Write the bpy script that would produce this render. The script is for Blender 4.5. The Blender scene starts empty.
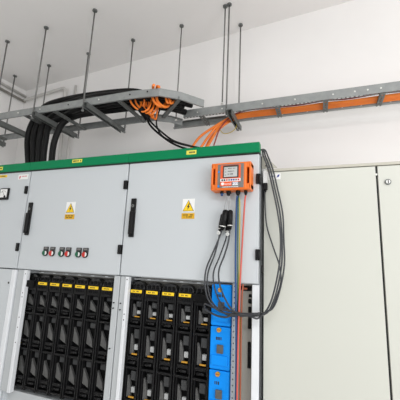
import bpy, bmesh, math, random
from mathutils import Vector, Matrix
random.seed(7)
C = bpy.context.scene.collection
PI = math.pi

# ------------------------------------------------------------------ materials
def lin(c):
    c /= 255.0
    return c / 12.92 if c <= 0.04045 else ((c + 0.055) / 1.055) ** 2.4
def mat(name, rgb, rough=0.5, metal=0.0, var=0.06, scale=14.0, bump=0.0, spec=0.5):
    m = bpy.data.materials.new(name); m.use_nodes = True
    nt = m.node_tree; b = nt.nodes['Principled BSDF']
    col = [lin(v) for v in rgb]
    tc = nt.nodes.new('ShaderNodeTexCoord')
    n = nt.nodes.new('ShaderNodeTexNoise'); n.inputs['Scale'].default_value = scale; n.inputs['Detail'].default_value = 4
    nt.links.new(tc.outputs['Object'], n.inputs['Vector'])
    r = nt.nodes.new('ShaderNodeValToRGB')
    r.color_ramp.elements[0].position = 0.3; r.color_ramp.elements[1].position = 0.7
    r.color_ramp.elements[0].color = [max(0, c * (1 - var)) for c in col] + [1]
    r.color_ramp.elements[1].color = [min(1, c * (1 + var)) for c in col] + [1]
    nt.links.new(n.outputs['Fac'], r.inputs['Fac']); nt.links.new(r.outputs['Color'], b.inputs['Base Color'])
    b.inputs['Roughness'].default_value = rough; b.inputs['Metallic'].default_value = metal
    b.inputs['Specular IOR Level'].default_value = spec
    if bump:
        bp = nt.nodes.new('ShaderNodeBump'); bp.inputs['Strength'].default_value = bump
        n2 = nt.nodes.new('ShaderNodeTexNoise'); n2.inputs['Scale'].default_value = scale * 6
        nt.links.new(tc.outputs['Object'], n2.inputs['Vector'])
        nt.links.new(n2.outputs['Fac'], bp.inputs['Height']); nt.links.new(bp.outputs['Normal'], b.inputs['Normal'])
    return m
M = dict(
    wall=mat('painted plaster', (243, 241, 239), 0.85, var=0.025, scale=1.6, bump=0.05),
    ceil=mat('ceiling paint', (240, 238, 236), 0.9, var=0.02, scale=1.2),
    floor=mat('pale floor coating', (216, 214, 210), 0.5, var=0.08, scale=3),
    grey=mat('light grey powder coat', (197, 202, 205), 0.42, var=0.012, scale=2.0),
    greyd=mat('grey steel frame', (186, 190, 192), 0.45, var=0.03, scale=5),
    white=mat('white steel edge', (226, 229, 232), 0.4, var=0.02),
    recess=mat('galvanised back plate', (150, 147, 140), 0.5, var=0.05),
    green=mat('green lacquered trim', (0, 124, 78), 0.45, var=0.03, scale=3, spec=0.18),
    cream=mat('cream lacquer', (201, 202, 193), 0.4, var=0.012, scale=1.5),
    creamd=mat('beige steel frame', (186, 183, 170), 0.5, var=0.03),
    seal=mat('dark rubber seal and shade strip', (60, 61, 62), 0.7),
    black=mat('black plastic', (22, 22, 23), 0.45, var=0.15, spec=0.22),
    blackd=mat('matt black plastic', (12, 12, 13), 0.6, var=0.15, spec=0.15),
    gloss=mat('glossy black plastic', (20, 20, 21), 0.22, var=0.1, spec=0.5),
    smoke=mat('smoky grey plastic', (84, 84, 83), 0.3, var=0.15, scale=30),
    blackcab=mat('black cable sheath', (17, 17, 17), 0.55, var=0.12, spec=0.25),
    greycab=mat('dark grey cable sheath', (54, 56, 60), 0.4, var=0.1),
    lightcab=mat('light grey wire', (170, 172, 172), 0.4),
    steel=mat('galvanised steel', (150, 153, 152), 0.5, 0.35, var=0.1, scale=22),
    steeld=mat('dull galvanised channel', (112, 115, 113), 0.5, 0.35, var=0.12, scale=22),
    rod=mat('threaded rod steel', (126, 126, 124), 0.5, 0.5, var=0.1, scale=60),
    zinc=mat('bright zinc', (226, 226, 222), 0.3, 0.5),
    orange=mat('orange cable sheath', (246, 132, 42), 0.45, var=0.06),
    case=mat('orange instrument case', (230, 112, 32), 0.4, var=0.03),
    caselabel=mat('orange printed panel', (232, 92, 44), 0.4, var=0.03),
    panel=mat('grey printed foil', (116, 114, 112), 0.4, var=0.04),
    bezel=mat('dark screen bezel', (62, 56, 50), 0.3),
    lcd=mat('grey LCD', (188, 190, 188), 0.25, var=0.02),
    ink=mat('dark printing ink', (40, 38, 40), 0.6),
    yellow=mat('yellow label', (244, 204, 30), 0.5, var=0.05),
    lemon=mat('pale yellow label', (226, 216, 84), 0.5, var=0.05),
    amber=mat('amber plate', (216, 166, 8), 0.5, var=0.05),
    paper=mat('white paper label', (236, 236, 234), 0.5, var=0.02),
    blue=mat('blue plastic cover', (4, 140, 238), 0.45, var=0.05, spec=0.2),
    bluecab=mat('blue wire', (34, 70, 122), 0.45),
    navy=mat('dark blue ink', (36, 56, 140), 0.5),
    red=mat('red plastic', (196, 44, 36), 0.4),
    redcab=mat('pale red wire', (200, 88, 76), 0.45),
    browncab=mat('brown wire', (150, 78, 50), 0.45),
    maroon=mat('dark red wire', (140, 34, 28), 0.45),
    gncab=mat('green wire', (40, 92, 74), 0.45),
    ygcab=mat('yellow wire', (206, 184, 60), 0.45),
    greenb=mat('green lens', (10, 92, 62), 0.35),
    copper=mat('brass contact', (214, 160, 60), 0.35, 0.6),
    pipe=mat('painted pipe', (206, 204, 200), 0.6, var=0.03),
    pink=mat('pink print', (200, 70, 90), 0.5),
)

# ------------------------------------------------------------------ mesh builder
class MB:
    def __init__(s): s.bm = bmesh.new(); s.mats = []
    def mi(s, m):
        if m not in s.mats: s.mats.append(m)
        return s.mats.index(m)
    def box(s, x0, x1, y0, y1, z0, z1, m, bev=0.0, seg=2, rot=None):
        b = bmesh.new(); bmesh.ops.create_cube(b, size=1)
        for v in b.verts: v.co = Vector(((x0 + x1) / 2 + v.co.x * (x1 - x0), (y0 + y1) / 2 + v.co.y * (y1 - y0), (z0 + z1) / 2 + v.co.z * (z1 - z0)))
        if bev: bmesh.ops.bevel(b, geom=b.edges[:], offset=bev, segments=seg, affect='EDGES', profile=0.5)
        if rot is not None: bmesh.ops.transform(b, matrix=rot, verts=b.verts[:])
        s.merge(b, m); return s
    def merge(s, b, m, smooth=False):
        i = s.mi(m); vm = {}
        for v in b.verts: vm[v] = s.bm.verts.new(v.co)
        for f in b.faces:
            try:
                nf = s.bm.faces.new([vm[v] for v in f.verts]); nf.material_index = i; nf.smooth = smooth or f.smooth
            except ValueError: pass
        b.free()
    def prism(s, poly, axis, a, c, m, bev=0.0):
        """poly: 2-D outline; axis 'y': (x,z) outline run from y=a to y=c; 'x': (y,z); 'z': (x,y)"""
        b = bmesh.new()
        def p3(p, t):
            return {'y': (p[0], t, p[1]), 'x': (t, p[0], p[1]), 'z': (p[0], p[1], t)}[axis]
        A = [b.verts.new(p3(p, a)) for p in poly]; B = [b.verts.new(p3(p, c)) for p in poly]
        b.faces.new(A); b.faces.new(B[::-1]); n = len(poly)
        for k in range(n): b.faces.new([A[k], B[k], B[(k + 1) % n], A[(k + 1) % n]])
        bmesh.ops.recalc_face_normals(b, faces=b.faces[:])
        if bev: bmesh.ops.bevel(b, geom=b.edges[:], offset=bev, segments=2, affect='EDGES', profile=0.5)
        s.merge(b, m); return s
    def cyl(s, p, q, r, m, n=14, r2=None, caps=True):
        p, q = Vector(p), Vector(q); r2 = r if r2 is None else r2
        d = (q - p).normalized(); u = d.orthogonal().normalized(); w = d.cross(u)
        b = bmesh.new()
        A = [b.verts.new(p + (u * math.cos(2 * PI * k / n) + w * math.sin(2 * PI * k / n)) * r) for k in range(n)]
        B = [b.verts.new(q + (u * math.cos(2 * PI * k / n) + w * math.sin(2 * PI * k / n)) * r2) for k in range(n)]
        for k in range(n):
            f = b.faces.new([A[k], A[(k + 1) % n], B[(k + 1) % n], B[k]]); f.smooth = True
        if caps: b.faces.new(A[::-1]); b.faces.new(B)
        s.merge(b, m); return s
    def tube(s, pts, r, m, n=10, sub=8, closed=False, spline=True):
        P = [Vector(p) for p in pts]; out = []
        if spline:
            K = len(P); rng = range(K if closed else K - 1)
            for i in rng:
                p0 = P[(i - 1) % K] if (closed or i > 0) else P[0] * 2 - P[1]
                p1 = P[i]; p2 = P[(i + 1) % K]
                p3 = P[(i + 2) % K] if (closed or i + 2 < K) else P[-1] * 2 - P[-2]
                for t in [j / sub for j in range(sub)]:
                    out.append(0.5 * ((2 * p1) + (p2 - p0) * t + (2 * p0 - 5 * p1 + 4 * p2 - p3) * t * t + (3 * p1 - p0 - 3 * p2 + p3) * t ** 3))
            if not closed: out.append(P[-1])
        else: out = P
        N = len(out); b = bmesh.new(); rings = []
        T = [(out[(i + 1) % N if closed else min(i + 1, N - 1)] - out[(i - 1) % N if closed else max(i - 1, 0)]).normalized() for i in range(N)]
        u = T[0].orthogonal().normalized()
        for i in range(N):
            u = (u - T[i] * u.dot(T[i])).normalized(); w = T[i].cross(u)
            rings.append([b.verts.new(out[i] + (u * math.cos(2 * PI * k / n) + w * math.sin(2 * PI * k / n)) * r) for k in range(n)])
        for i in range(N if closed else N - 1):
            a, c = rings[i], rings[(i + 1) % N]
            off = 0
            if closed and i == N - 1:
                off = min(range(n), key=lambda o: (a[0].co - c[o].co).length)
            for k in range(n):
                f = b.faces.new([a[k], a[(k + 1) % n], c[(k + 1 + off) % n], c[(k + off) % n]]); f.smooth = True
        if not closed: b.faces.new(rings[0][::-1]); b.faces.new(rings[-1])
        s.merge(b, m); return s
    def text(s, body, size, x, y, z, m, align='CENTER'):
        """flat lettering standing in the XZ plane at depth y, facing -Y"""
        cu = bpy.data.curves.new('t', 'FONT'); cu.body = body; cu.size = size; cu.align_x = align; cu.align_y = 'CENTER'
        cu.resolution_u = 3
        o = bpy.data.objects.new('t', cu); C.objects.link(o)
        dg = bpy.context.evaluated_depsgraph_get(); me = bpy.data.meshes.new_from_object(o.evaluated_get(dg))
        bpy.data.objects.remove(o); bpy.data.curves.remove(cu)
        b = bmesh.new(); b.from_mesh(me); bpy.data.meshes.remove(me)
        for v in b.verts: v.co = Vector((x + v.co.x, y, z + v.co.y))
        s.merge(b, m); return s
    def build(s, name, parent=None):
        org = Vector((0, 0, 0)); p = parent
        while p is not None: org += p.location; p = p.parent
        for v in s.bm.verts: v.co -= org
        me = bpy.data.meshes.new(name); s.bm.to_mesh(me); s.bm.free()
        for m in s.mats: me.materials.append(M[m])
        o = bpy.data.objects.new(name, me); C.objects.link(o)
        if parent is not None: o.parent = parent
        return o
def thing(name, loc, label, cat, group=None):
    o = bpy.data.objects.new(name, None); C.objects.link(o); o.location = loc; o.empty_display_size = 0.05
    return tag(o, label, cat, group)
def tag(o, label, cat, group=None):
    o['label'] = label; o['category'] = cat
    if group: o['group'] = group
    return o
def struct(o): o['kind'] = 'structure'; return o
def own(mb, name, label, cat, group=None): return tag(mb.build(name), label, cat, group)

# ------------------------------------------------------------------ the room
ZC = 3.474; YW = 1.0; XL = -3.062
struct(MB().box(XL - .1, 4.2, -4.2, YW + .1, -.1, 0, 'floor').build('floor'))
SL = .07
SY = .07
zc = lambda x, y=YW: ZC + SL * (x - XL) + SY * (y - YW)
mb = MB(); bmx = bmesh.new(); lo, hi = [], []
for (x, y) in ((XL - .1, -4.2), (4.2, -4.2), (4.2, YW), (XL - .1, YW)):
    lo.append(bmx.verts.new((x, y, zc(x, y)))); hi.append(bmx.verts.new((x, y, zc(x, y) + .1)))
bmx.faces.new(lo[::-1]); bmx.faces.new(hi)
for k in range(4): bmx.faces.new([lo[k], lo[(k + 1) % 4], hi[(k + 1) % 4], hi[k]])
mb.merge(bmx, 'ceil'); struct(mb.build('ceiling'))
struct(MB().box(XL - .1, 4.2, YW, YW + .1, 0, ZC + .6, 'wall').build('wall_back'))
struct(MB().box(XL - .1, XL, -4.2, YW, 0, ZC + .1, 'wall').build('wall_left'))

# pipes under the ceiling
own(MB().tube([(-3.035, .965, 3.325), (-2.75, .965, 3.355), (-2.47, .965, 3.385), (-2.41, .965, 3.375), (-2.395, .965, 3.31), (-2.37, .965, 2.9), (-2.34, .965, 2.3), (-2.335, .965, 1.0), (-2.335, .965, .02)], .018, 'pipe'),
    'wall_pipe', 'painted pipe along the back wall that elbows down behind the black cables', 'pipe')
own(MB().tube([(-2.26, .972, 3.4), (-2.255, .972, 2.9), (-2.25, .972, 2.3), (-2.25, .972, .02)], .012, 'pipe', spline=False),
    'wall_pipe', 'thin painted vertical pipe on the back wall right of the elbowed pipe', 'pipe')
own(MB().tube([(-3.035, .985, 3.385), (-3.035, .3, 3.372), (-3.035, -1.5, 3.35)], .016, 'pipe', spline=False),
    'wall_pipe', 'upper of two painted pipes along the left wall below the ceiling', 'pipe')
own(MB().tube([(-3.03, .985, 3.315), (-3.03, .3, 3.302), (-3.03, -1.5, 3.28)], .015, 'recess', spline=False),
    'wall_pipe', 'lower darker pipe of the two along the left wall', 'pipe')

# ------------------------------------------------------------------ switchgear cabinets
ZT, ZG, ZD = 2.128, 2.071, 1.400      # top of green trim, its lower edge, lower edge of upper doors
YB = .68
def bars(mb, x0, x1, z, y, n, h, m):
    """a row of small printed strokes"""
    w = (x1 - x0) / n; rnd = random.Random(int((x0 + z) * 1000))
    for k in range(n):
        if rnd.random() < .86: mb.box(x0 + k * w, x0 + k * w + w * rnd.uniform(.5, .85), y - .0004, y, z - h / 2, z + h / 2, m)
def warning_sign(door, x, z):
    mb = MB()
    mb.box(x - .036, x + .036, -.0015, 0, z - .034, z + .041, 'paper')
    mb.prism([(x - .034, z - .029), (x + .034, z - .029), (x, z + .034)], 'y', -.0022, -.0015, 'ink')
    mb.prism([(x - .0300, z - .0265), (x + .0300, z - .0265), (x, z + .0290)], 'y', -.0030, -.0022, 'yellow')
    mb.prism([(x + .004, z + .014), (x - .008, z - .006), (x - .001, z - .006), (x - .005, z - .022), (x + .009, z - .001), (x + .002, z - .001), (x + .009, z + .014)][::-1], 'y', -.0036, -.0030, 'ink')
    mb.build('warning_sign', door)
    mb = MB()
    mb.box(x - .038, x + .038, -.0018, 0, z - .071, z - .040, 'amber')
    bars(mb, x - .030, x + .030, z - .050, -.0019, 10, .006, 'ink'); bars(mb, x - .024, x + .024, z - .061, -.0019, 8, .006, 'ink')
    mb.build('warning_plate', door)
def handle(door, x, z0, z1):
    h = MB()
    h.box(x - .0165, x + .0165, -.012, 0, z0, z1, 'black', .004)
    h.box(x - .012, x + .012, -.028, -.010, z0 + .012, z0 + .15, 'black', .006)
    h.cyl((x, -.011, z1 - .045), (x, -.016, z1 - .045), .009, 'steeld')
    h.cyl((x, -.0155, z1 - .045), (x, -.0165, z1 - .045), .004, 'ink')
    h.build('door_handle', door)
def hinge(door, x, z):
    h = MB(); h.box(x - .011, x + .011, -.012, .02, z - .027, z + .027, 'black', .003)
    h.cyl((x + .007, -.009, z - .025), (x + .007, -.009, z + .025), .006, 'black')
    h.build('hinge', door)
def cabinet(x0, x1, label):
    t = thing('switchgear_cabinet', (x0, 0, 0), label, 'electrical cabinet', 'row of green topped switchgear cabinets')
    c = MB(); e = .0012
    c.box(x0 + e, x1 - e, .032, YB, ZD - .006, 2.09, 'grey')
    c.box(x0 + e, x0 + .02, .032, YB, .1, ZD - .006, 'grey'); c.box(x1 - .02, x1 - e, .032, YB, .1, ZD - .006, 'grey')
    c.box(x0 + .02, x1 - .02, .4, YB, .1, ZD - .006, 'blackd')
    c.box(x0 + .02, x1 - .02, .05, .4, .1, .66, 'greyd')
    c.box(x0 + .01, x1 - .01, .05, YB - .02, .002, .1, 'seal')
    c.build('carcass', t)
    s = MB(); s.box(x0 + .006, x1 - .006, .024, .033, ZD + .004, ZG + .002, 'seal'); s.build('door_seal', t)
    g = MB()
    g.box(x0 + .001, x1 - .001, -.016, .03, ZG + .002, ZT, 'green', .002)
    g.box(x0 + .001, x1 - .001, -.004, .028, ZG - .002, ZG + .002, 'seal')  # dark strip painting in the shadow line under the green trim
    g.build('top_trim', t)
    d = MB(); d.box(x0 + .004, x1 - .005, 0, .024, ZD, ZG - .005, 'grey', .0025)
    d = d.build('door', t)
    return t, d
def post(t, x0, x1, z0=.66, z1=ZD - .006, m='greyd', flange=None, holes=()):
    p = MB(); p.box(x0, x1, .012, .034, z0, z1, m, .002)
    if flange: p.box(flange[0], flange[1], .004, .034, z0, z1, 'white', .003)
    for hx, hz in holes: p.cyl((hx, .0035, hz), (hx, .012, hz), .0035, 'ink', 10)
    p.build('frame_post', t)
def sticker(name, parent, x0, x1, z0, z1, y, m, n=0, ink='ink'):
    s = MB(); s.box(x0, x1, y - .0012, y, z0, z1, m)
    if n: bars(s, x0 + .008, x1 - .006, (z0 + z1) / 2, y - .0012, n, (z1 - z0) * .42, ink)
    return s.build(name, parent)

# -- left cabinet (partly outside the frame)
cl, dl = cabinet(-2.4, -1.6, 'grey switchgear cabinet at the left edge, with a panel meter on its door')
hinge(dl, -1.617, 1.933); hinge(dl, -1.617, 1.54)
for nm, mx in (('panel_meter', -1.818), ('panel_meter', -1.928)):
    m = MB(); m.box(mx - .042, mx + .042, -.014, 0, 1.868, 1.952, 'black', .004)
    m.box(mx - .033, mx + .033, -.0155, -.013, 1.884, 1.944, 'paper', .001)
    pts = [(mx + .034 * math.cos(a) + .0, 1.894 + .038 * math.sin(a)) for a in [math.radians(40 + 10 * k) for k in range(11)]]
    m.tube([(p[0], -.0157, p[1]) for p in pts], .0009, 'ink', 6, 1, spline=False)
    m.tube([(mx + .018, -.016, 1.890), (mx - .012, -.016, 1.93)], .0011, 'ink', 6, spline=False)
    m.cyl((mx + .018, -.0155, 1.889), (mx + .018, -.019, 1.889), .008, 'black')
    m.build(nm, dl)
s = MB(); s.box(-1.715, -1.622, -.0012, 0, 2.013, 2.048, 'paper')
s.prism([(-1.706, 2.019), (-1.695, 2.019), (-1.690, 2.038), (-1.700, 2.038)], 'y', -.0018, -.0012, 'pink')
bars(s, -1.680, -1.632, 2.034, -.0013, 5, .006, 'pink'); s.build('paper_sticker', dl)
sticker('yellow_sticker', dl, -1.91, -1.828, 2.036, 2.054, 0, 'yellow', 8)
sticker('yellow_sticker', cl, -1.925, -1.864, 2.088, 2.113, -.016, 'lemon', 6)
ld = MB(); ld.box(-2.396, -1.6435, .002, .028, .11, ZD - .008, 'grey', .0025)
ld.cyl((-1.656, .0015, 1.305), (-1.656, .004, 1.305), .008, 'steeld'); ld.cyl((-1.656, .0008, 1.305), (-1.656, .003, 1.305), .005, 'ink')
ld.build('lower_door', cl)
e = MB(); e.box(-1.6415, -1.604, .0, .03, .11, ZD - .008, 'white', .004); e.build('edge_strip', cl)

# -- middle cabinet
cm, dm = cabinet(-1.6, -.8, 'grey switchgear cabinet in the middle, with a row of green and red push buttons')
hinge(dm, -.812, 1.933); hinge(dm, -.812, 1.545)
handle(dm, -1.552, 1.62, 1.842); warning_sign(dm, -1.213, 1.797)
for k, bx in enumerate((-1.369, -1.314, -1.238, -1.186, -1.106, -1.055)):
    b = MB(); col = 'greenb' if k % 2 == 0 else 'red'
    b.box(bx - .019, bx + .021, -.006, 0, 1.512, 1.548, 'seal', .002)
    b.box(bx - .012, bx + .014, -.0066, -.005, 1.534, 1.544, 'panel')
    b.cyl((bx, 0, 1.508), (bx, -.010, 1.508), .0195, 'black', 20)
    for a0, a1, mm in ((55, 305, col), (305, 415, 'paper')):  # white sector paints a gloss highlight onto each coloured button
        poly = [(bx + .0155 * math.cos(math.radians(a0 + (a1 - a0) * j / 14)), 1.508 + .0155 * math.sin(math.radians(a0 + (a1 - a0) * j / 14))) for j in range(15)]
        b.prism(poly, 'y', -.017, -.009, mm)
    o = b.build('push_button', dm)
    o['label'] = ('green' if k % 2 == 0 else 'red') + ' push button with a painted white highlight'
sticker('yellow_sticker', cm, -1.231, -1.152, 2.097, 2.119, -.016, 'lemon', 7)
post(cm, -1.597, -1.537, flange=(-1.538, -1.512), holes=[(-1.52, 1.37), (-1.522, 1.25), (-1.522, 1.225), (-1.522, 1.1), (-1.522, 1.04), (-1.522, .95)])
post(cm, -.842, -.803, holes=[(-.828, 1.245), (-.828, 1.215), (-.828, 1.0)])
def rail(t, xs, xe, pitch):
    r = MB(); r.box(xs, xe, .105, .115, 1.30, 1.391, 'recess')
    r.box(xs, xe, .038, .05, 1.379, 1.3865, 'greyd')
    x = xs + .006
    while x < xe - .05: r.box(x, x + pitch - .022, .037, .0385, 1.3815, 1.3845, 'ink'); x += pitch
    r.build('slotted_rail', t)
rail(cm, -1.51, -.845, .1)

# -- right cabinet
cr, dr = cabinet(-.8, 0, 'grey switchgear cabinet at the right end of the row, carrying the orange analyser')
hinge(dr, -.008, 1.929); hinge(dr, -.008, 1.54)
handle(dr, -.742, 1.618, 1.846); warning_sign(dr, -.393, 1.794)
sticker('yellow_sticker', cr, -.415, -.355, 2.088, 2.112, -.016, 'lemon', 6)
post(cr, -.797, -.759, flange=(-.761, -.740), holes=[(-.750, 1.378), (-.783, 1.245), (-.783, 1.21), (-.750, 1.19), (-.750, 1.16)])
post(cr, -.036, -.002, m='white')
p = MB(); p.box(-.138, -.116, .02, .034, .66, ZD - .006, 'greyd', .002)
for k in range(26): p.cyl((-.127, .0195, 1.38 - .027 * k), (-.127, .03, 1.38 - .027 * k), .0032, 'ink', 8)
p.build('perforated_strip', cr)
p = MB(); p.box(-.116, -.036, .05, .06, .66, ZD - .006, 'recess')
p.build('back_plate', cr)
for za, zb, xa, xb in ((1.385, 1.36, -.10, -.045), (1.345, 1.33, -.06, -.045), (1.322, 1.30, -.062, -.045), (1.285, 1.18, -.062, -.046), (1.12, 1.0, -.062, -.046)):
    q = MB(); q.box(xa, xb, .044, .052, zb, za, 'blackd', .003); q.build('cable_slot', cr)
q = MB(); q.box(-.088, -.066, .03, .05, 1.366, 1.376, 'browncab', .003); q.build('terminal', cr)
rail(cr, -.722, -.14, .1)
h = MB(); h.box(.0, .010, .036, .058, 1.45, 1.49, 'black', .003); h.build('side_latch', cr)
h = MB(); h.box(.0002, .0045, .027, .036, .7, 2.06, 'seal'); h.build('side_gasket', cr)
b = MB(); b.prism([(.0, 2.085), (.0, 2.003), (.082, 2.003), (.03, 2.06)], 'y', .062, .066, 'creamd')  # thin beige triangular sheet beside the top right corner
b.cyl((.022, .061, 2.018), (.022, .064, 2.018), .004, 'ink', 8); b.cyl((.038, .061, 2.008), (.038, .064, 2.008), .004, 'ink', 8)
b.build('side_triangle', cr)

# ------------------------------------------------------------------ fuse switch strips
ORD = ['first', 'second', 'third', 'fourth', 'fifth', 'sixth', 'seventh']
def fuse_strip(cx, bright, labelled):
    t = thing('fuse_switch', (cx, .036, .68), '', 'fuse switch')
    W = .0465; X = lambda v: cx + v; Y = lambda v: .036 + v
    b = MB()
    b.box(X(-W), X(W), Y(.055), Y(.16), .68, 1.315, 'blackd')
    for sx in (-1, 1):
        b.box(X(sx * W) - (.008 if sx > 0 else 0), X(sx * W) + (.008 if sx < 0 else 0), Y(0), Y(.056), .68, 1.325, 'black', .002)
    for zc in (1.12, .905, .69): b.box(X(-W + .007), X(W - .007), Y(.004), Y(.056), zc, zc + .012, 'black', .002)
    b.build('housing', t)
    a = MB(); poly = [(X(-W), 1.318), (X(W), 1.318)] + [(X(W * math.cos(th) ** .85 if math.cos(th) > 0 else -W * (-math.cos(th)) ** .85), 1.326 + .044 * math.sin(th)) for th in [PI * k / 14 for k in range(15)]]
    a.prism(poly, 'y', Y(.012), Y(.055), 'gloss', .003)
    for sx in (-.026, 0, .026): a.box(X(sx - .008), X(sx + .008), Y(.006), Y(.013), 1.332, 1.352, 'blackd', .002)
    a.build('top_cap', t)
    hd = MB(); hd.box(X(-.038), X(.038), Y(.0), Y(.012), 1.268, 1.328, 'black', .003)
    for k in range(5): hd.box(X(-.031 + .0135 * k), X(-.023 + .0135 * k), Y(-.003), Y(.001), 1.282, 1.298, 'blackd', .001)
    hd.build('head_plate', t)
    if labelled:
        l = MB(); l.box(X(-.035), X(.035), Y(-.006), Y(-.0002), 1.306, 1.323, 'yellow', .001)
        bars(l, X(-.022), X(.022), 1.3145, Y(-.006), 7, .006, 'ink'); l.build('yellow_label', t)
    else:
        l = MB(); l.box(X(-.046), X(.040), Y(-.022), Y(-.0002), 1.288, 1.33, 'blackd', .004); l.build('blank_cover', t)
    for n_, zt in enumerate((1.268, 1.12, .905)):
        f = MB()
        if n_ == 0: z1, z0 = 1.268, 1.135
        else: z1, z0 = zt, zt - .203
        hgt = z1 - z0
        f.box(X(-.036), X(.036), Y(.040), Y(.055), z0, z1, 'blackd', .003)
        f.box(X(-.036), X(-.029), Y(.010), Y(.050), z0 + .01, z1, 'black', .002); f.box(X(.029), X(.036), Y(.010), Y(.050), z0 + .01, z1, 'black', .002)
        f.box(X(-.03), X(.03), Y(.006), Y(.026), z0 + hgt * .16, z0 + hgt * .26, 'black', .004)
        f.cyl((X(-.022), Y(.01), z0 + hgt * .1), (X(.022), Y(.01), z0 + hgt * .1), .008, 'black', 10)
        f = f.build('fuse_carrier', t)
        g = MB()
        if bright:
            g.prism([(X(-.026), z1 - hgt * .18), (X(-.016), z1 - hgt * .22), (X(-.001), z1 - hgt * .5), (X(.0), z0 + hgt * .3), (X(-.026), z0 + hgt * .28)], 'y', Y(.018), Y(.036), 'smoke', .002)
            g.build('cover_lever', f)
            g = MB(); g.box(X(.004), X(.028), Y(.012), Y(.03), z0 + hgt * .42, z0 + hgt * .56, 'lightcab', .003)
            g.box(X(-.006), X(.028), Y(.006), Y(.014), z0 + hgt * .30, z0 + hgt * .34, 'copper', .001); g.build('contact', f)
            g = MB(); g.box(X(-.008), X(.026), Y(.02), Y(.034), z1 - hgt * .30, z1 - hgt * .06, 'seal', .004); g.build('fuse_window', f)
        else:
            g.prism([(X(-.028), z1 - hgt * .22), (X(.012), z1 - hgt * .52), (X(.018), z1 - hgt * .72), (X(-.028), z1 - hgt * .62)], 'y', Y(.018), Y(.036), 'smoke', .002)
            g.build('cover_lever', f)
            g = MB(); g.box(X(-.018), X(.022), Y(.026), Y(.038), z1 - hgt * .2, z1 - hgt * .04, 'seal', .004); g.build('fuse_window', f)
    return t
def copy_tree(o, parent=None):
    c = o.copy(); C.objects.link(c)
    if parent is not None: c.parent = parent
    for ch in list(o.children): copy_tree(ch, c)
    return c
def strip_row(xs, bright, bay, group, blank):
    proto = None
    for k, x in enumerate(xs):
        if k == blank: t = fuse_strip(x, bright, False)
        elif proto is None: t = proto = fuse_strip(x, bright, True)
        else: t = copy_tree(proto); t.location.x = x
        if k == blank:
            t['label'] = 'black fuse switch with no yellow label, ' + ('leftmost in the middle cabinet' if blank == 0 else 'beside the blue switch in the right cabinet')
        else:
            kk = k if blank == 0 else k + 1
            t['label'] = 'black fuse switch under the %s yellow label from the left in the %s cabinet' % (ORD[kk - 1], bay)
        t['group'] = group
strip_row([-1.4945 + .0993 * k for k in range(7)], False, 'middle', 'black fuse switches in the middle cabinet', 0)
strip_row([-.701 + .1 * k for k in range(5)], True, 'right', 'black fuse switches in the right cabinet', 4)
# the blue one
t = thing('fuse_switch', (-.19, .02, .68), 'bright blue fuse switch with orange knobs at the right end of the strips', 'fuse switch')
b = MB(); b.box(-.242, -.1395, .06, .18, .68, 1.365, 'blackd'); b.build('housing', t)
for z0, z1 in ((1.186, 1.385), (.985, 1.182), (.784, .981)):
    c = MB(); c.box(-.242, -.1415, .004, .062, z0, z1, 'blue', .005)
    c.box(-.233, -.150, -.002, .006, z0 + .02, z0 + .066, 'blue', .003)
    c = c.build('blue_cover', t)
    k = MB(); kz = z1 - .026 if z1 > 1.3 else z1 - .014
    k.cyl((-.196, .005, kz), (-.196, -.006, kz), .011, 'copper', 18); k.box(-.204, -.188, -.0075, -.005, kz - .0015, kz + .0015, 'browncab'); k.build('knob', c)
    k = MB(); bars(k, -.212, -.180, z1 - .055, .004, 4, .014, 'ink'); k.build('printed_mark', c)
    k = MB(); k.box(-.205, -.172, -.006, .005, z0 + .075, z0 + .115, 'smoke', .003); k.build('grip', c)

# ------------------------------------------------------------------ power analyser on the right door
t = thing('power_analyzer', (-.137, -.04, 1.86), 'orange wall mounted power analyser with a grey screen on the right cabinet door', 'measuring instrument')
c = MB()
c.box(-.243, -.032, -.072, -.004, 1.975, 2.006, 'case', .005); c.box(-.243, -.032, -.072, -.004, 1.86, 1.892, 'case', .005)
c.box(-.222, -.054, -.075, -.004, 1.864, 2.003, 'case', .006)
c.box(-.243, -.233, -.072, -.004, 1.864, 2.0, 'case', .003); c.box(-.042, -.032, -.072, -.004, 1.864, 2.0, 'case', .003)
c.build('case', t)
c = MB(); c.box(-.236, -.038, -.012, -.003, 1.87, 1.995, 'browncab'); c.build('back_plate', t)
f = MB(); f.box(-.206, -.068, -.0765, -.0745, 1.870, 1.996, 'panel', .0008)
f.box(-.190, -.084, -.0775, -.0760, 1.900, 1.991, 'caselabel', .0005)
f = f.build('front_panel', t)
s = MB(); s.box(-.176, -.094, -.0815, -.0770, 1.922, 1.988, 'bezel', .0015); s = s.build('screen_bezel', f)
s = MB(); s.box(-.170, -.101, -.0822, -.0812, 1.926, 1.978, 'lcd')
bars(s, -.150, -.108, 1.970, -.0822, 8, .004, 'bezel'); bars(s, -.150, -.116, 1.955, -.0822, 7, .004, 'bezel'); bars(s, -.150, -.122, 1.940, -.0822, 5, .006, 'ink')
bars(s, -.165, -.158, 1.968, -.0822, 2, .004, 'bezel'); bars(s, -.165, -.158, 1.952, -.0822, 2, .004, 'bezel'); bars(s, -.165, -.158, 1.936, -.0822, 2, .004, 'bezel')
s.build('screen', t)
s = MB(); s.box(-.190, -.084, -.0785, -.0765, 1.903, 1.918, 'paper', .0005)
for k, w in enumerate(('ink', 'ink', 'red', 'panel', 'navy', 'navy', 'panel', 'red')):
    s.box(-.184 + .0122 * k, -.175 + .0122 * k, -.0792, -.0784, 1.906, 1.915, w, .0003)
s.build('key_row', f)
s = MB(); s.box(-.190, -.130, -.0785, -.0765, 1.879, 1.901, 'caselabel', .0005)
s.cyl((-.177, -.0784, 1.891), (-.177, -.0788, 1.891), .008, 'paper', 18)
s.text('sonel', .017, -.150, -.0789, 1.890, 'paper'); s.build('logo_plate', f)
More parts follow.
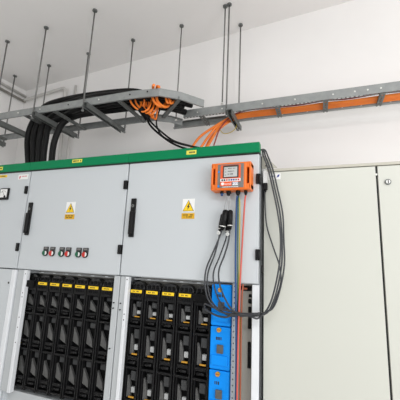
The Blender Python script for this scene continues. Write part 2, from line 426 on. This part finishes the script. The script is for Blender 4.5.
s = MB(); s.box(-.125, -.097, -.0785, -.0765, 1.882, 1.899, 'paper', .0005); s.text('PQM', .014, -.111, -.0789, 1.8905, 'navy'); s.build('model_plate', f)
s = MB(); bars(s, -.180, -.095, 1.8745, -.0766, 14, .004, 'paper'); s.build('printed_line', f)
s = MB(); s.cyl((-.199, -.0764, 1.956), (-.199, -.0785, 1.956), .0045, 'blue', 12); s.build('indicator', f)
s = MB(); s.cyl((-.199, -.0764, 1.880), (-.199, -.0785, 1.880), .0045, 'blue', 12); s.build('indicator', f)
for gx, gr, gm in ((-.190, .0095, 'bluecab'), (-.154, .0125, 'black'), (-.104, .0125, 'black'), (-.064, .009, 'black')):
    g = MB(); g.cyl((gx, -.042, 1.862), (gx, -.042, 1.848), gr, 'black', 10); g.cyl((gx, -.042, 1.850), (gx, -.042, 1.836), gr * .9, gm, 12, gr * .6); g.build('cable_gland', t)
g = MB(); g.tube([(-.085, -.03, 2.006), (-.075, -.02, 2.013), (-.062, -.008, 2.012)], .003, 'maroon', 8); g.build('top_latch', t)

# ------------------------------------------------------------------ wires hanging from the analyser
def wire(name, pts, r, m, label, group=None, cat='cable', n=10):
    return own(MB().tube(pts, r, m, n), name, label, cat, group)
wire('supply_wire', [(-.108, -.042, 1.834), (-.112, -.034, 1.79), (-.1135, -.03, 1.56), (-.108, -.03, 1.35), (-.102, -.03, 1.18), (-.10, -.02, .95), (-.10, -.02, .75)], .0048, 'bluecab', 'blue wire running straight down from the analyser')
wire('supply_wire', [(-.100, -.042, 1.834), (-.103, -.036, 1.79), (-.1035, -.027, 1.56), (-.100, -.027, 1.4), (-.097, -.022, 1.2), (-.094, -.012, .95), (-.094, -.012, .75)], .0032, 'gncab', 'green wire running down beside the blue wire')
wire('supply_wire', [(-.104, -.036, 1.834), (-.097, -.028, 1.79), (-.0955, -.022, 1.56), (-.0955, -.018, 1.35), (-.088, -.014, 1.2), (-.086, -.004, .95), (-.086, -.004, .75)], .0028, 'ygcab', 'thin yellow wire between the green wire and the red wire')
wire('supply_wire', [(-.064, -.042, 1.835), (-.069, -.038, 1.80), (-.0755, -.034, 1.68), (-.081, -.032, 1.56), (-.088, -.033, 1.36), (-.0905, -.034, 1.2), (-.092, -.03, .95), (-.092, -.03, .75)], .0042, 'redcab', 'red wire running down from the right hand gland of the analyser')
wire('supply_wire', [(-.075, -.02, 1.396), (-.078, -.024, 1.34), (-.080, -.024, 1.2), (-.081, -.016, .95), (-.081, -.016, .75)], .004, 'browncab', 'brown wire right of the red wire, below the analyser')

# test leads: wire, black sleeve, collar, tag, long grey cord
def lead(top, bot, wire_pts, cord, label, disc=None, r=.0040, sr=.0125):
    t = thing('test_lead', bot, label, 'cable', 'grey test leads looping below the analyser')
    top, bot = Vector(top), Vector(bot); d = (bot - top).normalized()
    s = MB(); s.cyl(top, bot, sr, 'black', 14, sr * .94); s.cyl(top - d * .008, top, sr * .5, 'black', 12, sr)
    s.cyl(bot + d * .004, bot + d * .022, sr * .8, 'blackd', 12, sr * .45); s.build('sleeve', t)
    s = MB(); s.cyl(bot - d * .001, bot + d * .004, sr * 1.02, 'zinc', 14); s.build('collar', t)
    s = MB(); s.tube([tuple(p) for p in wire_pts] + [tuple(top - d * .006)], .0018, 'lightcab', 8); s.build('thin_wire', t)
    s = MB(); s.tube([tuple(bot + d * .02)] + cord, r, 'greycab', 10); s.build('cord', t)
    if disc:
        s = MB(); s.cyl((disc[0], disc[1], disc[2]), (disc[0], disc[1] - .004, disc[2]), .0098, 'zinc', 8); s.cyl((disc[0], disc[1] - .004, disc[2]), (disc[0], disc[1] - .006, disc[2]), .005, 'lcd', 10); s.build('metal_tag', t)
up = lambda dx, dy: [(.021 + dx, -.03 + dy, 1.262 + dx), (.072 + dx, -.03 + dy, 1.325), (.108 + dx, -.02 + dy, 1.48), (.112 + dx * .6, -.01 + dy, 1.62), (.100 + dx, .012 + dy, 1.75), (.074 + dx, .022 + dy, 1.88), (.050 + dx, .028 + dy, 1.985), (.026 + dx, .03 + dy, 2.055), (.004 + dx * .5, .048 + dy * .3, 2.105 + dx * .2), (-.06, .10 + dx, 2.103), (-.14, .22, 2.098)]
lead((-.163, -.052, 1.752), (-.178, -.048, 1.678), [(-.154, -.042, 1.836), (-.155, -.046, 1.80)],
     [(-.204, -.044, 1.60), (-.232, -.040, 1.535), (-.262, -.038, 1.46), (-.266, -.038, 1.385), (-.243, -.04, 1.31), (-.184, -.04, 1.262), (-.10, -.044, 1.256)] + up(.0, -.004),
     'test lead with the large front sleeve, its grey cord making the widest loop', (-.197, -.054, 1.642), .0042, .0165)
lead((-.185, -.03, 1.735), (-.197, -.026, 1.668), [(-.158, -.042, 1.836), (-.172, -.032, 1.80)],
     [(-.208, -.024, 1.60), (-.226, -.024, 1.53), (-.254, -.026, 1.45), (-.256, -.026, 1.38), (-.228, -.026, 1.30), (-.16, -.028, 1.252), (-.09, -.03, 1.246)] + up(.012, .004),
     'test lead with the leftmost sleeve, half hidden behind the large sleeve', None, .004, .0125)
lead((-.140, -.05, 1.752), (-.141, -.046, 1.682), [(-.150, -.042, 1.836), (-.144, -.046, 1.80)],
     [(-.148, -.044, 1.60), (-.168, -.042, 1.53), (-.193, -.042, 1.46), (-.190, -.042, 1.40), (-.164, -.044, 1.335), (-.112, -.052, 1.272), (-.03, -.054, 1.254)] + up(-.010, -.014),
     'test lead with the rightmost sleeve, its grey cord in the inner loop', (-.150, -.055, 1.636), .0042, .0135)
lead((-.158, -.024, 1.735), (-.162, -.022, 1.655), [(-.152, -.036, 1.836), (-.154, -.03, 1.80)],
     [(-.172, -.022, 1.60), (-.20, -.022, 1.52), (-.228, -.018, 1.45), (-.226, -.016, 1.39), (-.196, -.014, 1.31), (-.13, -.01, 1.262), (-.03, -.008, 1.262), (.05, -.002, 1.285), (.10, .006, 1.40), (.095, .02, 1.49), (.064, .03, 1.58), (.03, .04, 1.69), (.02, .046, 1.80), (.019, .046, 1.866)],
     'test lead with the rear sleeve, its cord ending at the white plug on the side', None, .0036, .010)
t = thing('cable_plug', (.02, .045, 1.87), 'white plug with a black boot against the side of the right cabinet', 'plug')
s = MB(); s.box(.009, .033, .036, .056, 1.916, 1.982, 'paper', .004); s.box(.013, .029, .040, .052, 1.98, 1.99, 'zinc', .002); s.build('plug_body', t)
s = MB(); s.box(.010, .032, .036, .056, 1.880, 1.916, 'black', .003); s.cyl((.0205, .046, 1.880), (.0205, .046, 1.868), .007, 'black', 10, .004); s.build('boot', t)
wire('coiled_lead', [(.012, -.052, 1.266), (-.06, -.05, 1.262), (-.14, -.042, 1.268), (-.21, -.034, 1.274), (-.262, -.026, 1.288), (-.272, -.014, 1.276), (-.255, -.026, 1.258), (-.20, -.036, 1.240), (-.15, -.042, 1.238), (-.115, -.048, 1.252), (-.03, -.062, 1.262), (.014, -.062, 1.274)], .0048, 'greycab',
     'grey cable folded into a flat loop across the blue switch')

# ------------------------------------------------------------------ cream wall cabinet
t = thing('cream_cabinet', (.4, .06, 0), 'tall cream steel cabinet to the right of the switchgear, with two plain doors', 'cabinet')
c = MB()
c.box(.012, 1.08, .088, .66, .08, 1.998, 'creamd'); c.box(.012, 1.08, .062, .09, 1.984, 1.999, 'creamd', .002)
c.box(.02, 1.07, .09, .64, .002, .08, 'seal'); c.build('carcass', t)
c = MB(); c.box(.014, 1.07, .080, .0885, .09, 1.984, 'seal'); c.build('door_seal', t)
c = MB(); c.box(.012, .5415, .06, .08, .085, 1.9795, 'cream', .002); dl2 = c.build('door', t)
c = MB(); c.box(.5505, 1.08, .06, .08, .085, 1.9795, 'cream', .002); dr2 = c.build('door', t)
k = MB(); k.cyl((.590, .061, 1.899), (.590, .054, 1.899), .0135, 'steeld', 22); k.cyl((.590, .054, 1.899), (.590, .051, 1.899), .009, 'zinc', 18)
k.box(.588, .592, .0503, .052, 1.891, 1.907, 'ink'); k.build('lock', dr2)
k = MB(); k.box(.542, .5485, .062, .08, 1.936, 1.944, 'zinc'); k.build('striker', t)
k = MB(); k.box(.034, .098, .0588, .06, 1.938, 1.971, 'paper'); k.prism([(.078, 1.948), (.09, 1.952), (.094, 1.965), (.083, 1.962)], 'y', .0582, .0588, 'navy'); bars(k, .042, .072, 1.955, .0588, 4, .008, 'bluecab'); k.build('paper_sticker', dl2)

# ------------------------------------------------------------------ cable trays
ZR = 2.67; HR = .06
def c_rail(mb, poly, side, lip=.014, th=.003, h=HR, m='steel', slots=False):
    """folded rail along a plan polyline; side=+1 lips turned to the left of travel"""
    P = [Vector((p[0], p[1])) for p in poly]; n = len(P); N = []
    for i in range(n):
        d0 = (P[i] - P[i - 1]).normalized() if i else (P[1] - P[0]).normalized()
        d1 = (P[i + 1] - P[i]).normalized() if i < n - 1 else d0
        q = ((d0 + d1) / 2); k = 1 / max(.5, q.length); q = q.normalized()
        N.append(Vector((-q.y, q.x)) * side * k)
    def strip(o0, o1, z0, z1):
        b = bmesh.new(); R = []
        for i in range(n):
            a, c = P[i] + N[i] * o0, P[i] + N[i] * o1
            R.append([b.verts.new((a.x, a.y, z0)), b.verts.new((c.x, c.y, z0)), b.verts.new((c.x, c.y, z1)), b.verts.new((a.x, a.y, z1))])
        for i in range(n - 1):
            for k in range(4): b.faces.new([R[i][k], R[i][(k + 1) % 4], R[i + 1][(k + 1) % 4], R[i + 1][k]])
        b.faces.new(R[0][::-1]); b.faces.new(R[-1]); bmesh.ops.recalc_face_normals(b, faces=b.faces[:])
        mb.merge(b, m)
    strip(0, th, ZR, ZR + h); strip(th, lip, ZR + h - th, ZR + h)
    if not slots: strip(th, lip, ZR, ZR + th)
    else:
        strip(th, .006, ZR, ZR + th); strip(lip - .003, lip, ZR, ZR + th)
        L = (P[-1] - P[0]).length; d = (P[-1] - P[0]).normalized(); s = 0
        y0, y1 = sorted([P[0].y + side * .006, P[0].y + side * (lip - .003)])
        while s < L: mb.box(P[0].x + d.x * s, P[0].x + d.x * (s + .011), y0, y1, ZR, ZR + th, 'steeld'); s += .028
def rung(parent, x, y0, y1, slots=True, m='steeld', w=.03):
    b = MB(); b.box(x - w / 2, x - w / 2 + .003, y0, y1, ZR - .006, ZR + .012, m); b.box(x + w / 2 - .003, x + w / 2, y0, y1, ZR - .006, ZR + .012, m)
    y = y0
    while y < y1 - .001:
        ye = min(y + .022, y1); b.box(x - w / 2 + .003, x + w / 2 - .003, y, ye, ZR - .006, ZR - .003, m)
        b.box(x - w / 2 + .003, x - .006, ye, min(ye + .016, y1), ZR - .006, ZR - .003, m) if ye < y1 else None
        b.box(x + .006, x + w / 2 - .003, ye, min(ye + .016, y1), ZR - .006, ZR - .003, m) if ye < y1 else None
        y += .038
    return b.build('rung', parent)
def bolts(parent, pts, y, m='zinc'):
    for x, z in pts:
        b = MB(); b.cyl((x, y, z), (x, y - .004, z), .006, m, 10); b.build('bolt', parent)
def support(x, y0, y1, rods, label):
    t = thing('trapeze_support', (x, (y0 + y1) / 2, ZR - .05), label, 'cable tray support', 'hanging supports of the cable trays')
    b = MB(); w = .02; z0, z1 = ZR - .044, ZR - .003
    b.box(x - w, x + w, y0, y1, z1 - .003, z1, 'steeld')
    b.box(x - w, x - w + .003, y0, y1, z0, z1 - .003, 'steeld'); b.box(x + w - .003, x + w, y0, y1, z0, z1 - .003, 'steeld')
    b.box(x - w + .003, x - w + .010, y0, y1, z0, z0 + .003, 'steeld'); b.box(x + w - .010, x + w - .003, y0, y1, z0, z0 + .003, 'steeld')
    b.build('channel', t)
    sx = x
    for dx, ry in rods:
        x = sx + dx
        r = MB(); r.cyl((x, ry, z0 - .012), (x, ry, zc(x, ry) - .001), .0062, 'rod', 10); r.build('threaded_rod', t)
        r = MB()
        for nz in (z0 - .008, z1 + .004): r.cyl((x, ry, nz), (x, ry, nz + .008), .011, 'steel', 6)
        r.build('nut', t)
        r = MB(); r.cyl((x, ry, zc(x, ry) - .012), (x, ry, zc(x, ry) - .001), .02, 'steeld', 12); r.build('ceiling_plate', t)

# left, wider tray with a bend at its right end
t = thing('cable_tray', (-2.0, .45, ZR), 'wide galvanised cable ladder on the left, bending at its right end, full of black cables', 'cable tray')
near = [(-3.05, .25), (-1.0, .252), (-.785, .276), (-.657, .366), (-.527, .526)]
far = [(-3.05, .65), (-1.02, .65), (-.905, .715), (-.83, .80)]
b = MB(); c_rail(b, near, 1); b.build('side_rail', t)
b = MB(); c_rail(b, far, -1); b.build('side_rail', t)
for x in (-2.78, -2.42, -2.07, -1.755, -1.12): rung(t, x, .254, .646)
b = MB(); R = Matrix.Translation((-.80, .50, 0)) @ Matrix.Rotation(math.radians(46), 4, 'Z')
b.box(-.015, .015, -.195, .17, ZR - .002, ZR + .02, 'steeld', rot=R); b.build('rung', t)
bolts(t, [(-1.30, 2.702), (-2.15, 2.702), (-1.9, 2.702)], .25); bolts(t, [(-1.02, 2.702), (-.87, 2.702), (-1.6, 2.702)], .252, 'ink'); bolts(t, [(-1.46, 2.69), (-1.1, 2.69)], .65)
support(-1.92, .212, .709, ((-.04, .238), (.045, .695)), 'hanging channel support under the left tray where the black cables turn down')
support(-1.385, .201, .709, ((-.05, .238), (.033, .695)), 'hanging channel support under the left tray, left of the orange coil')
support(-2.40, .212, .709, ((-.03, .238), (.012, .695)), 'hanging channel support under the left tray, left of the black cables')
support(-2.88, .212, .709, ((-.03, .238), (.0, .695)), 'leftmost hanging channel support, next to the left wall')
# rods carrying the bend and the splice
def lone_rod(x, y, z, label):
    t = thing('hanger_rod', (x, y, z), label, 'threaded rod')
    r = MB(); r.cyl((x, y, z), (x, y, zc(x, y) - .001), .0055, 'rod', 10); r.build('threaded_rod', t)
    r = MB(); r.cyl((x, y, z - .004), (x, y, z + .006), .011, 'zinc', 6); r.build('nut', t)
    r = MB(); r.cyl((x, y, zc(x, y) - .012), (x, y, zc(x, y) - .001), .02, 'steeld', 12); r.build('ceiling_plate', t)
lone_rod(-.845, .70, 2.68, 'single threaded rod at the bend of the left tray')

# right, narrow tray
t = thing('cable_tray', (.4, .75, ZR), 'narrow galvanised cable ladder on the right carrying orange cables', 'cable tray')
b = MB(); c_rail(b, [(-.755, .655), (2.3, .655)], 1, slots=True, lip=.022, h=.066); b.build('side_rail', t)
b = MB(); c_rail(b, [(-.93, .852), (2.3, .852)], -1, lip=.03); b.build('side_rail', t)
for x in (-.60, .010, .351, .712, 1.06, 1.41, 1.76): rung(t, x, .659, .848, w=.034)
bolts(t, [(-.63, 2.70), (-.42, 2.705), (-.10, 2.702), (.14, 2.702), (.40, 2.702), (.54, 2.702), (.70, 2.702), (.62, 2.702)], .655)
bolts(t, [(-.21, 2.684), (.03, 2.684), (.22, 2.684), (.47, 2.684), (.60, 2.684), (.79, 2.684)], .849)
support(-.345, .606, .935, ((-.03, .622), (.0, .905)), 'hanging channel support under the right tray, where the orange cables drop')
lone_rod(-.412, .628, 2.735, 'single threaded rod just left of the right tray support')

# ------------------------------------------------------------------ cables in and below the trays
G = 'thick black power cables in the left tray'
def bend(zl, yy):
    ze = 2.722 + (zl - 2.722) * .3
    return [(-1.15, yy, zl - .012), (-.98, yy + .012, (zl + ze) / 2 - .012), (-.84, yy + .07, ze), (-.74, yy + .14, ze - .004), (-.67, yy + .20, ze - .006)]
spec = [  # bottom x, y of riser, swing x, level in the tray, label
    (-2.185, .44, -2.245, 2.862, 'outermost black power cable, first from the left above the green trim'),
    (-2.120, .44, -2.170, 2.815, 'black power cable, second from the left above the green trim'),
    (-2.060, .44, -2.095, 2.775, 'black power cable, third from the left above the green trim'),
    (-2.000, .44, -2.020, 2.722, 'black power cable, fourth from the left above the green trim'),
]
for i, (xb, y, xs, zl, lab) in enumerate(spec):
    yt = (.43, .385, .33, .285)[i]; xb += .008; xs += .022
    wire('power_cable', [(xb + .03, y + .02, 2.095), (xb, y, 2.33), (xs, y, 2.52), (xs + .01, y, 2.66), (xs + .075, y, 2.775 - .03 * i), (xs + .20, y - .01, zl - .01), (xs + .45, (y + yt) / 2, zl + .02), (-1.45, yt, zl + .012)] + bend(zl, yt), .0245, 'blackcab', lab, G, n=12)
wire('power_cable', [(-1.895, .46, 2.095), (-1.908, .45, 2.32), (-1.905, .45, 2.50), (-1.84, .45, 2.655), (-1.705, .45, 2.706), (-1.55, .455, 2.718), (-1.3, .46, 2.718), (-1.1, .47, 2.718), (-.95, .50, 2.718), (-.82, .57, 2.718), (-.74, .66, 2.718)], .0265, 'blackcab', 'innermost black power cable, turning low under the tray', G, n=12)
for k, (xb, yy, zz) in enumerate(((-2.13, .385, 2.718), (-2.06, .34, 2.718))):
    wire('power_cable', [(xb - .02, .53, 2.095), (xb - .03, .52, 2.33), (xb - .04, .51, 2.52), (xb + .03, .49, 2.66), (xb + .2, .45, 2.715), (xb + .45, yy + .02, zz), (-1.4, yy, zz), (-1.1, yy, zz), (-.96, yy + .02, zz), (-.82, yy + .10, zz), (-.72, yy + .19, zz)], .0235, 'blackcab', ('black power cable rising behind the others, lying in the middle of the left tray', 'black power cable rising behind the others, lying towards the near rail of the left tray')[k], G, n=12)

# orange coil hanging through the left tray
t = thing('cable_coil', (-.95, .40, 2.57), 'orange cable coil tied with black tape, hanging through the left tray', 'cable coil')
rr = random.Random(3)
c = MB()
for k, (xl, xr, zt) in enumerate(((-1.045, -.955, 2.735), (-1.015, -.93, 2.735), (-.985, -.905, 2.735), (-.955, -.88, 2.735))):
    y = .30 + .028 * k
    c.tube([(xl, y, zt), (xl - .006, y + .01, zt - .05), (xl + .03, y + .03, zt - .10), (-.965 + .010 * k, y + .07, 2.605 + .004 * k), (-.94 + .010 * k, y + .085, 2.59), (xr - .012, y + .07, 2.65), (xr, y + .05, zt - .03), (xr - .04, y + .03, zt + .005), ((xl + xr) / 2, y + .01, zt + .008)], .0075, 'orange', 8, 7, closed=True)
c.build('loop', t)
c = MB()
for k, (x, z) in enumerate(((-.945, 2.72), (-.925, 2.715), (-.905, 2.71))):
    pts = [(x + .045 * math.cos(a) * (1 - .1 * k), .36 + .02 * k + .02 * math.sin(a), z - .055 + .07 * math.sin(a)) for a in [2 * PI * j / 10 for j in range(10)]]
    c.tube(pts, .0068, 'orange', 8, 6, closed=True)
c.build('loop', t)
c = MB(); c.tube([(-.98, .345, 2.63), (-.962, .365, 2.605), (-.945, .41, 2.575)], .026, 'blackd', 10); c.build('black_tape', t)
t = thing('cable_coil', (-.80, .32, 2.63), 'orange cable loop slung over the near rail at the bend of the left tray', 'cable coil')
for k in range(2):
    x = -.862 + .026 * k; y = .30 + .014 * k
    c = MB(); c.tube([(x + .045, y - .055 + .02 * k, 2.742), (x + .02, y - .022, 2.756), (x, y + .02, 2.735), (x - .002, y + .02, 2.69), (x + .012, y + .03, 2.655), (x + .045, y + .055, 2.63), (x + .055, y + .10, 2.655), (x + .045, y + .14, 2.70)], .0105, 'orange', 10); c.build('loop', t)
t = thing('cable_coil', (-.72, .38, 2.65), 'small orange cable end beside the slung loop at the bend', 'cable coil')
for k in range(2):
    x = -.775 + .02 * k; y = .335 + .014 * k
    c = MB(); c.tube([(x - .01, y + .04, 2.76), (x, y + .02, 2.72), (x + .008, y + .02, 2.68), (x + .016, y + .03, 2.655), (x + .022, y + .06, 2.68), (x + .02, y + .10, 2.72)], .009, 'orange', 10); c.build('loop', t)

# thin black cables sagging from the coil to the cabinet top
wire('control_cable', [(-.95, .40, 2.585), (-.96, .47, 2.55), (-.915, .54, 2.50), (-.80, .56, 2.415), (-.68, .57, 2.36), (-.55, .58, 2.325), (-.44, .58, 2.29), (-.36, .56, 2.10)], .0085, 'blackcab', 'thin black cable sagging from the orange coil, lower of the pair', 'thin black cables above the green trim')
wire('control_cable', [(-.94, .40, 2.60), (-.95, .46, 2.572), (-.90, .54, 2.52), (-.79, .56, 2.435), (-.66, .57, 2.385), (-.53, .58, 2.352), (-.35, .58, 2.315), (-.24, .56, 2.10)], .0075, 'blackcab', 'thin black cable sagging from the orange coil, upper of the pair', 'thin black cables above the green trim')
wire('control_cable', [(-.87, .50, 2.72), (-.905, .50, 2.66), (-.918, .50, 2.57), (-.87, .50, 2.47), (-.77, .505, 2.405), (-.62, .51, 2.352), (-.45, .52, 2.318), (-.28, .53, 2.295), (-.16, .52, 2.10)], .0058, 'blackcab', 'thin black cable dropping in a curve from the bend of the left tray', 'thin black cables above the green trim')

# orange cables in the right tray that drop behind the cabinet
G = 'orange cables in the right tray'
for i, (xd, lab) in enumerate(((-.70, 'orange cable dropping furthest left behind the green trim'), (-.615, 'orange cable, second from the left where they drop'), (-.562, 'orange cable, rightmost of the three that drop'))):
    y = .748 + .0205 * i
    wire('orange_cable', [(2.3, y, 2.684), (1.4, y, 2.686), (.9, y, 2.688), (.71, y, 2.686), (.5, y, 2.682), (.35, y, 2.687), (.15, y, 2.683), (-.12, y, 2.690), (-.28, y, 2.686), (-.38, .75 + .012 * i, 2.666), (-.49 + .012 * i, .728 + .01 * i, 2.60), (xd + .085 - .01 * i, .72, 2.52), (xd + .022, .715, 2.44), (xd - .005, .712, 2.38), (xd - .03, .712, 2.2), (xd - .035, .712, 2.0)], .0104, 'orange', lab, G, n=12)
wire('orange_cable', [(2.3, .8095, 2.684), (1.0, .8095, 2.684), (.5, .8095, 2.683), (.1, .8095, 2.683), (-.25, .808, 2.686), (-.36, .79, 2.664), (-.44, .765, 2.61), (-.52, .75, 2.53), (-.57, .745, 2.44), (-.59, .74, 2.36), (-.6, .74, 2.0)], .0104, 'orange', 'orange cable along the far rail, hindmost where they drop', G, n=12)
wire('red_wire', [(2.3, .737, 2.700), (1.0, .737, 2.702), (.71, .737, 2.706), (.5, .739, 2.698), (.35, .737, 2.705), (.15, .739, 2.698), (-.1, .737, 2.704), (-.25, .735, 2.702), (-.36, .73, 2.67), (-.445, .712, 2.57), (-.488, .716, 2.46), (-.50, .716, 2.38), (-.505, .714, 2.0)], .0058, 'maroon', 'thin dark red wire dropping right of the orange cables')
wire('bonding_wire', [(-.49, .85, 2.685), (-.50, .84, 2.655), (-.487, .84, 2.607), (-.452, .84, 2.573), (-.395, .84, 2.578), (-.352, .84, 2.613), (-.346, .84, 2.655), (-.346, .85, 2.685)], .003, 'ygcab', 'thin yellow wire hanging in a small loop under the right tray')

# ------------------------------------------------------------------ light
w = bpy.data.worlds.new('World'); bpy.context.scene.world = w; w.use_nodes = True
bg = w.node_tree.nodes['Background']; bg.inputs['Color'].default_value = (.96, .975, 1.0, 1); bg.inputs['Strength'].default_value = .86
def area(name, loc, target, sx, sy, power, col=(1, 1, 1)):
    l = bpy.data.lights.new(name, 'AREA'); l.shape = 'RECTANGLE'; l.size = sx; l.size_y = sy; l.energy = power; l.color = col
    o = bpy.data.objects.new(name, l); C.objects.link(o); o.location = loc
    o.rotation_euler = (Vector(target) - Vector(loc)).to_track_quat('-Z', 'Y').to_euler(); return o
area('window_light', (3.4, -2.6, 1.7), (0, .6, 2.0), 2.4, 2.0, 112, (1.0, 1.0, 1.0))
area('floor_bounce_fill', (.9, -2.9, 3.42), (.9, -2.7, 0), 1.5, .4, 60, (1.0, 1.0, 1.0))  # added unseen fill, brightens the floor so bounce reaches the tray undersides

# ------------------------------------------------------------------ camera
cam = bpy.data.cameras.new('Camera'); co = bpy.data.objects.new('Camera', cam); C.objects.link(co)
cam.sensor_width = 36; cam.sensor_fit = 'HORIZONTAL'; cam.lens = 318.67 / 400 * 36; cam.clip_start = .02
R = [[0.93731601, 0.34582174, 0.04296546], [0.02720605, -0.19553579, 0.98031913], [-0.34741695, 0.91769989, 0.19268727]]
co.matrix_world = Matrix(((R[0][0], R[1][0], -R[2][0], .2803), (R[0][1], R[1][1], -R[2][1], -1.6034), (R[0][2], R[1][2], -R[2][2], 1.4898), (0, 0, 0, 1)))
bpy.context.scene.camera = co
vs = bpy.context.scene.view_settings
vs.view_transform = 'Standard'; vs.look = 'None'; vs.gamma = 1; vs.use_curve_mapping = False; vs.exposure = -0.22
